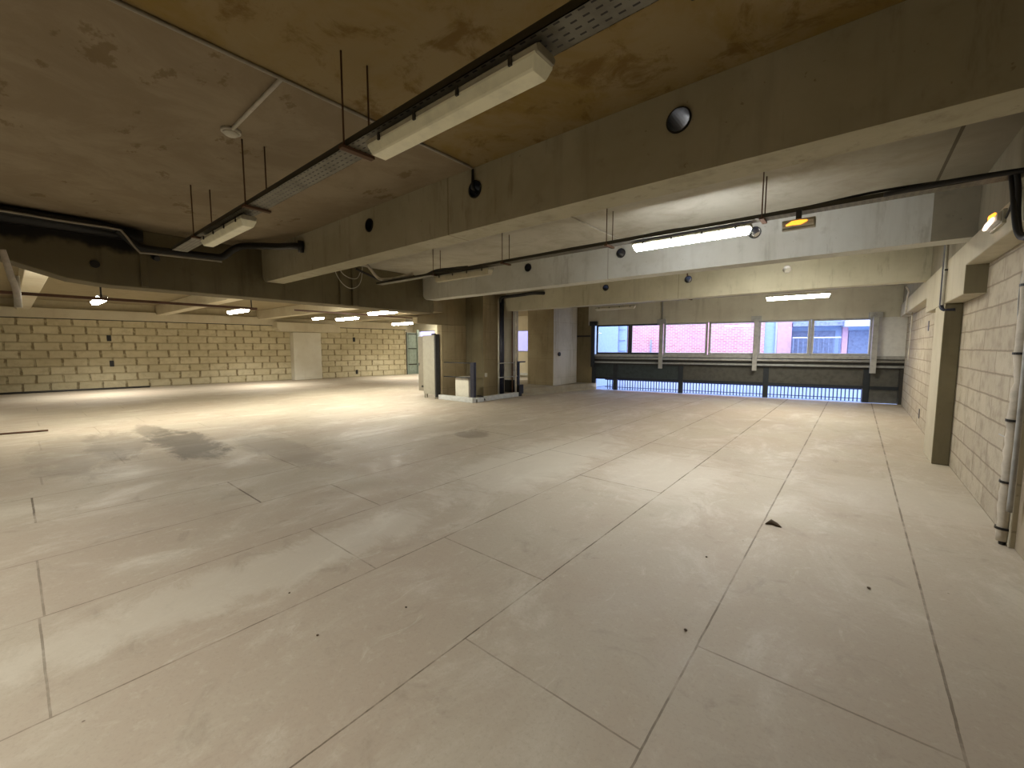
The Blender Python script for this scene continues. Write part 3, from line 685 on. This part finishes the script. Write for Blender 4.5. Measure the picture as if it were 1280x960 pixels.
# ------------------------------------------------------------------ centre group: curb, rails, box, cabinet, pipes
MB().box(-9.42, -8.0, 7.98, 8.12, 0, .13).build('floor_curb', 'curb_white', bevel=.008, label='white floor curb in front of the white box, beside the cabinet', cat='curb', group='white floor curbs around the column group')
MB().box(-8.12, -7.98, 8.16, 8.42, 0, .12).build('floor_curb', 'curb_white', bevel=.008, label='short white curb piece at the corner by the black floor plug', cat='curb', group='white floor curbs around the column group')
MB().box(-8.14, -8.02, 8.56, 10.1, 0, .13).build('floor_curb', 'curb_white', bevel=.008, label='white floor curb running back under the guard rail', cat='curb', group='white floor curbs around the column group')
MB().tube(curve_pts([(-8.15, 8.3, .16), (-8.08, 8.42, .14), (-8.03, 8.48, .06), (-8.03, 8.5, .03)], 4), .018, 8).build('floor_plug', 'black', label='black plug and cable end in the gap between the curbs', cat='plug')
g1 = empty('guard_rail', (-8.08, 8.12, 0), 'dark steel guard rail with a wide post next to the white box', 'railing', 'guard rails around the column group')
MB().box(-.15, .0, .0, .09, .13, 1.10).build('post', 'blue_black', g1, bevel=.004)
for z in (.67, 1.08):
    MB().tube([(-1.25, .02, z), (-.05, .02, z)], .014, 8).build('rail', 'steel_dark', g1)
g2 = empty('guard_rail', (-8.08, 10.08, 0), 'dark steel guard rail with a slim post at the end of the white curb', 'railing', 'guard rails around the column group')
MB().box(-.04, .03, -.05, .03, .0, 1.07).build('post', 'blue_black', g2, bevel=.004)
for z in (.63, 1.05):
    MB().tube([(-.0, -.95, z), (-.0, .0, z)], .014, 8).build('rail', 'steel_grey', g2)
MB().box(-.06, .06, -.12, .28, 1.05, 1.085).build('top_plate', 'blue_black', g2)
MB().box(-8.12, -8.0, 10.02, 10.24, 0, .36).build('bollard', 'black', bevel=.006, label='low black plate standing at the end of the white curb', cat='plate')
bx = empty('storage_box', (-8.5, 8.5, 0), 'off-white box with a domed lid behind the curb', 'box')
MB().box(-.42, .13, -.3, .0, .02, .58).build('body', 'box_white', bx, bevel=.015)
MB().prism([(-.42, .585)] + [(-.145 + .275 * -math.cos(PI * k / 10), .59 + .10 * math.sin(PI * k / 10)) for k in range(11)] + [(.13, .585)], 'y', -.3, .0).build('lid', 'grey_pvc', bx, bevel=.004)
MB().tube([(-.42, -.1, .38), (-.50, -.1, .38)], .025, 10).build('spout', 'box_white', bx)
MB().box(-8.69, -8.655, 9.18, 9.28, .62, .74).build('wall_socket', 'box_white', bevel=.004, label='small white socket on the tall brown column', cat='socket')
MB().box(-8.27, -8.24, 10.02, 10.10, .65, .77).build('wall_socket', 'box_white', bevel=.004, label='small white socket on the narrow pilaster', cat='socket')
cb = empty('electrical_cabinet', (-9.74, 7.96, 0), 'tall narrow beige metal cabinet on short legs beside the column', 'cabinet')
MB().box(-.28, .24, -.04, .10, .13, 1.87).build('body', 'cabinet', cb, bevel=.008)
MB().box(.243, .29, -.03, .12, .06, 1.90).build('side_panel', 'cabinet_dark', cb, bevel=.004)
for x in (-.25, .22):
    for y in (-.01, .07): MB().box(x - .015, x + .02, y - .015, y + .015, 0, .14).build('leg', 'cabinet', cb)
MB().box(.15, .28, -.06, .0, 1.87, 1.92).build('hinge', 'cabinet_dark', cb)
cd = empty('cabinet_door', (-10.43, 8.25, 0), 'flat beige metal door panel half hidden behind the tall cabinet', 'panel')
MB().box(-.22, .25, -.02, .02, .16, 1.86).build('panel', 'cabinet_door', cd, bevel=.006)
MB().tube([(-.02, -.02, .30), (-.02, -.045, .30)], .035, 12).build('knob', 'cabinet_dark', cd)
MB().box(-.19, -.165, -.035, -.02, .95, 1.03).build('latch', 'cabinet_dark', cd)

PG = 'vertical pipes between the columns'
for x, r, m, lb, z0 in ((-8.42, .032, 'box_white', 'thin white upright pipe at the right edge of the tall brown column', .05), (-8.30, .068, 'blue_black', 'fat blue-black upright pipe between the columns', .05)):
    MB().tube([(x, 9.55, z0), (x, 9.55, 2.98)], r, 14).build('riser_pipe', m, label=lb, cat='pipe', group=PG)
MB().tube([(-8.16, 9.88, .05), (-8.16, 9.88, 3.0)], .02, 10).build('riser_pipe', 'brown_pipe', label='thin dark red upright pipe on the narrow pilaster', cat='pipe', group=PG)
MB().tube([(-8.06, 9.93, .05), (-8.06, 9.93, 2.5), (-8.08, 9.94, 2.6), (-8.1, 9.95, 3.0)], .030, 10).build('riser_pipe', 'foam', label='pale upright pipe at the right edge of the narrow pilaster', cat='pipe', group=PG)
mb = MB(); mb.tube(curve_pts([(-8.30, 9.5, 2.85), (-8.28, 9.48, 2.97), (-8.1, 9.46, 3.0), (-7.6, 9.46, 3.01), (-7.1, 9.48, 3.03), (-6.85, 9.56, 3.02), (-6.8, 9.63, 3.02)], 5), .045, 12)
mb.build('drain_pipe', 'black', label='black pipe leading from the fat riser into the far cream beam', cat='pipe')
MB().box(-8.5, -8.2, 9.9, 10.05, .12, .5).build('control_box', 'black', bevel=.01, label='low black box behind the guard rail at the foot of the pipes', cat='box')

# green door at the end of the block wall
gd = empty('door_1', (-19.72, 14.45, 0), kind='structure')
MB().box(-.1, 0, .0, .85, .0, 2.36).build('door_leaf', 'door_green', gd, bevel=.006)
for z0, z1 in ((.12, .52), (.60, 1.42), (1.50, 2.26)): MB().box(.0, .02, .12, .62, z0, z1).build('door_panel', 'door_green', gd, bevel=.012)
for z0 in (.54, 1.44, 2.27): MB().box(.0, .03, .10, .66, z0, z0 + .045).build('rail', 'cabinet_dark', gd)
MB().box(.0, .06, .70, .82, .0, 2.56).build('door_frame', 'door_green', gd)
MB().box(-.12, .03, -.06, .0, .0, 2.40).build('door_frame', 'cabinet_dark', gd)

# ------------------------------------------------------------------ right wall services
dp = empty('downpipe', (.94, 4.76, 0), 'foam-covered pale pipe strapped upright to the right-hand wall', 'pipe')
pts = [(.0, .0, .03)]; rr = [.036]
for k in range(1, 44):
    z = .03 + k * .053; pts.append((random.uniform(-.003, .003) - .002, random.uniform(-.006, .006) - (.02 if 1.0 < z < 1.3 else 0), z)); rr.append(.036 + random.uniform(-.004, .008) * (1 if z < 1.3 else .2) - (.008 if 1.1 < z < 1.4 else 0))
MB().tube(pts, rr, 12).build('pipe', 'foam', dp)
for z in (.12, .48, .95, 1.45, 1.95):
    MB().ring((0, 0, z), (0, 0, 1), .04, .048, .018, 16).build('strap', 'black', dp)
    MB().box(.03, .06, -.06, .06, z, z + .018).build('strap', 'black', dp)
MB().tube([(0, 0, 0), (0, 0, .035)], .02, 8).build('pipe_end', 'black', dp)
cables([[(.93, 4.72, 2.3), (.92, 4.86, 2.0), (.93, 4.92, 1.8), (.93, 4.82, 1.5), (.92, 4.74, 1.2), (.92, 4.76, 1.0), (.93, 4.84, .88), (.95, 5.0, .80), (.96, 5.25, .78)]], .005, 'thin grey wire wandering down beside the foam-covered pipe', mat='steel_grey')
cables([[(.93, 4.60, 2.36), (.93, 4.62, 1.9), (.93, 4.61, 1.4), (.93, 4.60, 1.0), (.93, 4.61, .3)]], .016, 'grey upright cable just behind the foam-covered pipe', mat='steel_grey')
rp = empty('riser_pipe', (.80, 7.62, 2.0), 'dark pipe with a pale pipe beside it, turning in above the pier', 'pipe')
MB().tube(curve_pts([(-.0, .0, .84), (-.0, .0, .4), (-.0, .0, .08), (-.0, -.02, .02), (.03, -.05, -.02), (.12, -.06, -.02)], 5), .022, 10).build('pipe', 'blue_black', rp)
MB().tube([(0, -.09, .84), (0, -.09, .04)], .016, 10).build('pale_pipe', 'white_pvc', rp)
MB().box(-.01, .02, -.11, .03, .46, .48).build('clip', 'cable', rp)
MB().tube(curve_pts([(.70, 11.6, 2.72), (.76, 11.9, 2.66), (.78, 12.4, 2.62), (.785, 12.55, 2.55), (.785, 12.6, 2.3), (.785, 12.7, 2.25), (.90, 13.0, 2.24), (.93, 13.15, 2.2), (.93, 13.3, 1.2)], 5), .014, 8).build('conduit', 'white_pvc', label='thin pale conduit stepping down the right wall to the window corner', cat='conduit')
for y, z, lb in ((10.73, 1.90, 'dark slot hole high in the right wall behind the pier'), (11.03, .25, 'dark slot hole low in the right wall behind the pier')):
    MB().box(XR - .006, XR + .05, y - .06, y + .06, z - .09, z + .09).build('vent_slot', 'black', label=lb, cat='slot', group='dark slots in the right wall')
for y, z, lb in ((2.40, 1.86, 'upper dark hole in the block wall left of the pillar'), (2.42, .92, 'lower dark hole in the block wall left of the pillar'), (11.45, 1.93, 'upper dark hole in the block wall right of the pillar'), (11.55, .25, 'lower dark hole in the block wall right of the pillar')):
    MB().box(lw(y) - .05, lw(y) + .012, y - .06, y + .06, z - .11, z + .11).build('vent_slot', 'black', label=lb, cat='slot', group='dark holes in the cream block wall')

# ------------------------------------------------------------------ window wall (local frame: x along, y outwards)
def Wroot(name, label=None, cat=None, kind=None, group=None, s_=0, z=0, d_=0): return empty(name, W(s_, d_, z), label, cat, group, rz=WA, kind=kind)
ww = Wroot('wall_front', kind='structure')
MB().box(-.4, 8.45, 0, .28, 2.32, ZC).build('lintel', 'wall_window', ww)
PAN = [(-.06, 1.04), (1.16, 2.14), (2.27, 3.50), (3.64, 4.86), (5.0, 6.19), (6.31, 7.56)]
for i, (a, b) in enumerate(PAN):
    r = Wroot('window_%d' % (i + 3), kind='structure', s_=(a + b) / 2, z=1.30, d_=.06)
    hw = (b - a) / 2; t = .035; hh = 1.0
    f = MB(); f.box(-hw - .055, hw + .055, 0, .07, -.03, t); f.box(-hw - .055, hw + .055, 0, .07, hh - t, hh + .02); f.box(-hw - .055, -hw, 0, .07, t, hh - t); f.box(hw, hw + .055, 0, .07, t, hh - t)
    f.build('window_frame', 'steel_grey' if i > 1 else 'steel_dark', r, bevel=.004)
    g_ = MB(); g_.box(-hw, -hw + .012, .01, .05, t, hh - t); g_.box(hw - .012, hw, .01, .05, t, hh - t); g_.box(-hw, hw, .01, .05, t, t + .012)
    g_.build('bead', 'out_white', r)
    MB().box(-hw, hw, .03, .036, t, hh - t).build('pane', 'glass', r)
r = Wroot('wall_panel', 'pale board filling the bay between the last window and the right wall', 'panel', s_=8.03, z=1.3)
MB().box(-.32, .42, .05, .10, -.08, 1.06).build('board', 'panel_pale', r)
# sill rails
r = Wroot('sill_rail', 'long grey steel sill rail under the window strip with a dark slot below', 'rail', s_=4.1, z=.92)
MB().box(-4.35, 4.3, -.02, .1, .27, .36).build('sill', 'steel_grey', r, bevel=.006)
MB().box(-4.35, 4.3, .02, .1, .0, .28).build('backing', 'cabinet_dark', r)
MB().tube([(-4.3, -.05, .215), (4.25, -.05, .215)], .036, 12).build('upper_bar', 'steel_light', r)
MB().box(-4.3, 4.25, -.07, .0, .045, .105).build('lower_bar', 'steel', r, bevel=.01)
for s_, m, lb in ((-.17, 'steel_dark', 'dark steel hanger post at the left end of the window strip'), (2.17, 'steel_grey', 'leftmost grey steel hanger post in front of the window strip'), (4.88, 'steel_grey', 'middle grey steel hanger post in front of the window strip'), (7.63, 'steel_grey', 'rightmost grey steel hanger post in front of the window strip')):
    r = Wroot('hanger_post', lb, 'post', s_=s_, z=.82, d_=-.14, group='steel posts in front of the window strip')
    MB().box(-.06, .06, -.05, .05, 0, 1.52).build('post', m, r, bevel=.006)
    MB().box(-.14, .13, .0, .14, 1.47, 1.63).build('top_bracket', m, r, bevel=.004)
    if s_ == 2.17: MB().tube([(0, .08, 1.6), (0, .08, 2.3)], .02, 8).build('hanger_rod', 'steel', r)
# lower dark panels, posts, transom
LS = [-.2, .6, 2.79, 5.2, 7.56]
for k, (s_, lb) in enumerate(zip(LS, ('black lower post at the left end of the opening', 'black lower post near the left corner of the low opening', 'black lower post between the first two railing views', 'black lower post between the last two railing views', 'black lower post at the right end of the low opening'))):
    r = Wroot('lower_post', lb, 'post', s_=s_, z=0, d_=.06, group='black posts of the low opening')
    MB().box(-.07, .07, 0, .14, 0, .93).build('post', 'steel_dark', r, bevel=.004)
for k, (a, b, m, lb) in enumerate(((-.13, .53, 'panel_dark', 'dark teal panel at the left corner under the windows'), (.67, 2.72, 'panel_dark', 'dark teal panel under the second and third windows'), (2.86, 5.13, 'panel_olive', 'dark grey panel under the middle windows'), (5.27, 7.49, 'panel_olive', 'dark grey panel under the two rightmost windows'))):
    r = Wroot('apron_panel', lb, 'panel', s_=(a + b) / 2, z=.45, d_=.1, group='dark panels under the windows')
    MB().box(-(b - a) / 2, (b - a) / 2, 0, .05, 0, .50).build('sheet', m, r)
    MB().box(-(b - a) / 2, (b - a) / 2, -.03, .06, -.07, .01).build('transom', 'steel_dark', r)
r = Wroot('apron_panel', 'olive grey panel filling the corner beside the right wall under the sill', 'panel', s_=8.0, z=0, d_=.08, group='dark panels under the windows')
MB().box(-.37, .32, 0, .05, 0, .95).build('sheet', 'panel_olive', r)
MB().box(-.37, .32, -.04, .0, .37, .46).build('transom', 'steel_dark', r)
MB().box(.22, .32, -.1, .0, 0, .93).build('stile', 'cabinet_dark', r)
# dark wall piece left of the windows
r = Wroot('wall_corner', kind='structure', s_=-.62)
MB().box(-.6, .35, .02, .26, 0, ZC).build('concrete', 'girder_far', r)
MB().box(-.5, .3, -.03, .03, 1.9, 1.96).build('ledge', 'cabinet_dark', r)

# ------------------------------------------------------------------ outdoors
r = Wroot('ground', kind='structure', s_=4, z=-.12, d_=.3)
MB().box(-12, 40, 0, 30, -.1, 0).build('pavement', 'out_ground', r)
fn = Wroot('metal_fence', 'dark blue metal railing with upright bars outside the low opening', 'fence', s_=4.0, z=-.12, d_=1.5)
for k in range(92):
    x = -4.1 + k * .098
    MB().box(x - .013, x + .013, -.01, .01, 0, .52).build('bar', 'fence', fn)
MB().box(-4.2, 5.0, -.014, .014, .36, .395).build('rail', 'fence', fn)
MB().box(-4.2, 5.0, -.012, .012, .08, .10).build('rail', 'fence', fn)

bl = Wroot('apartment_building', 'pale blue building with rows of small windows seen through the first window', 'building', s_=-8, d_=9)
MB().box(4.0, 6.7, 0, 3, 0, 9).build('wall', 'out_blue', bl)
for zz in (1.1, 1.5, 1.9, 2.3, 2.7, 3.1):
    for xx in (5.2, 5.55): MB().box(xx - .14, xx + .14, -.03, .01, zz, zz + .24).build('window', 'out_white', bl)
MB().box(6.05, 6.25, -.25, .0, 0, 9).build('pilaster', 'out_mid', bl)
for zz in (1.3, 1.9, 2.5): MB().box(5.8, 6.6, -.04, .0, zz, zz + .05).build('ledge', 'out_mid', bl)
bk = Wroot('brick_building', 'pink brick building filling the view through the middle windows', 'building', s_=2, d_=9)
MB().box(-3.25, 3.32, 0, 3, 0, 9).build('wall', 'brick_out', bk)
for a, b in ((-2.9, -2.35), (-1.1, -.2), (2.0, 3.0)):
    w_ = MB().box(a, b, -.03, .02, .9, 1.22).build('window', 'out_white', bk)
    MB().box(a + .08, b - .08, -.05, -.03, .9, 1.12).build('pane', 'out_mid', w_)
MB().tube([(-1.97, -.1, 0), (-1.97, -.1, 1.95)], .04, 8).build('drain_pipe', 'out_mid', bk)
gw = empty('pane_backdrop', (-18.5, 20.5, -.1), 'added pale lavender backdrop outside, giving the far pane behind the columns its bright tone', 'wall')  # backdrop added to set the tone seen in the far panes
MB().box(-13, 4.8, 0, .2, 0, 4).build('wall_face', 'out_lav', gw)
pb = Wroot('blue_building', 'pale blue rendered building strip beside the pink brick one', 'building', s_=5.8, d_=9.2)
MB().box(-.47, .05, 0, 3, 0, 9).build('wall', 'out_blue', pb)
MB().box(.05, .62, -.1, 3, 0, 9).build('side_wall', 'out_pink', pb)
MB().tube([(.0, -.1, 0), (.0, -.1, 9)], .04, 8).build('drain_pipe', 'out_white', pb)
rb = Wroot('balcony_building', 'bluish building with balcony and tall shopfront through the right windows', 'building', s_=7.75, d_=9.0)
MB().box(-1.32, 9, .8, 3, 0, 9).build('wall', 'out_blue', rb)
MB().box(-1.3, .5, -.2, .8, 1.0, 1.15).build('balcony_slab', 'out_white', rb)
for k in range(10): MB().box(-1.28 + k * .19, -1.24 + k * .19, -.18, -.14, 1.15, 1.95).build('balcony_bar', 'out_grey', rb)
MB().box(-1.3, .5, -.2, -.12, 1.95, 2.0).build('handrail', 'out_white', rb)
MB().box(-1.3, .4, .7, .82, 1.15, 2.3).build('window', 'out_grey', rb)
MB().box(-1.3, .6, .0, .8, 2.5, 2.7).build('canopy', 'out_mid', rb)
MB().box(.6, 9, -.3, .8, 2.45, 2.75).build('shop_canopy', 'out_white', rb)
for k in range(5):
    MB().box(.9 + k * 1.1, 1.75 + k * 1.1, .72, .82, .2, 2.3).build('window', 'out_grey' if k % 2 == 0 else 'out_mid', rb)
    MB().box(.65 + k * 1.1, .85 + k * 1.1, .6, .8, 0, 2.45).build('shop_pillar', 'out_pink' if k == 0 else 'out_white', rb)

# ------------------------------------------------------------------ loose things on the floor
lf = MB(); lf.tube([(-.52, 4.02, .004), (-.48, 4.06, .02), (-.44, 4.04, .012), (-.40, 4.02, .006)], [.003, .022, .018, .002], 6)
lf.build('dry_leaf', 'leaf', label='curled dry brown leaf lying on the floor on the right', cat='leaf')
MB().tube([(-11.6, -1.2, .015), (-11.19, .36, .015)], .018, 8).build('metal_bar', 'rust', label='rusty metal bar lying on the floor at the left edge', cat='bar')
MB().tube([(-21.35, -2.0, .03), (-20.75, 3.36, .03)], .035, 8).build('metal_bar', 'cabinet_dark', label='long dark bar lying along the foot of the cream block wall', cat='bar')
for k, (x, y, s_) in enumerate(((-2.09, .93, .008), (-1.93, 1.37, .007), (-2.6, 1.0, .006), (-1.2, .55, .009), (-.62, 2.2, .010), (.14, 3.33, .011), (-.75, 3.1, .008))):
    bm = MB(); bmesh.ops.create_icosphere(bm.bm, subdivisions=1, radius=s_)
    for v in bm.bm.verts: v.co = Vector((v.co.x * random.uniform(.7, 1.2), v.co.y * random.uniform(.7, 1.2), v.co.z * .6)) + Vector((x, y, s_ * .55))
    bm.build('pebble', 'leaf', label=['tiny dark crumb on the near floor left of the long joint', 'tiny dark crumb on the near floor beside the long joint', 'tiny dark crumb on the floor panel at the left', 'tiny dark crumb close to the bottom edge of the floor', 'tiny dark crumb near a joint crossing right of centre', 'dark crumb on the floor in front of the foam-covered pipe', 'tiny dark crumb in the middle of the right floor panels'][k], cat='crumb', group='crumbs of dirt on the floor')

# ------------------------------------------------------------------ world, sun
w = bpy.data.worlds.new('world'); bpy.context.scene.world = w; w.use_nodes = True
bg = w.node_tree.nodes['Background']; bg.inputs[0].default_value = (.76, .80, 1.0, 1); bg.inputs[1].default_value = 4.6

# ------------------------------------------------------------------ camera
f = 519.; p = math.radians(4.96); ps = math.radians(39.6)
cd = bpy.data.cameras.new('camera'); cam = bpy.data.objects.new('camera', cd); col.objects.link(cam)
cd.sensor_width = 36; cd.lens = f * 36 / 1280; cd.clip_start = .02
cam.location = (0, 0, 1.5)
F = Vector((-math.sin(ps) * math.cos(p), math.cos(ps) * math.cos(p), -math.sin(p)))
cam.rotation_euler = F.to_track_quat('-Z', 'Y').to_euler()
sc = bpy.context.scene; sc.camera = cam
sc.view_settings.view_transform = 'Standard'; sc.view_settings.look = 'None'; sc.view_settings.exposure = 0; sc.view_settings.gamma = 1
sc.cycles.max_bounces = 8; sc.cycles.diffuse_bounces = 5; sc.cycles.transparent_max_bounces = 12
sc.cycles.sample_clamp_indirect = 10
sc.cycles.use_denoising = True
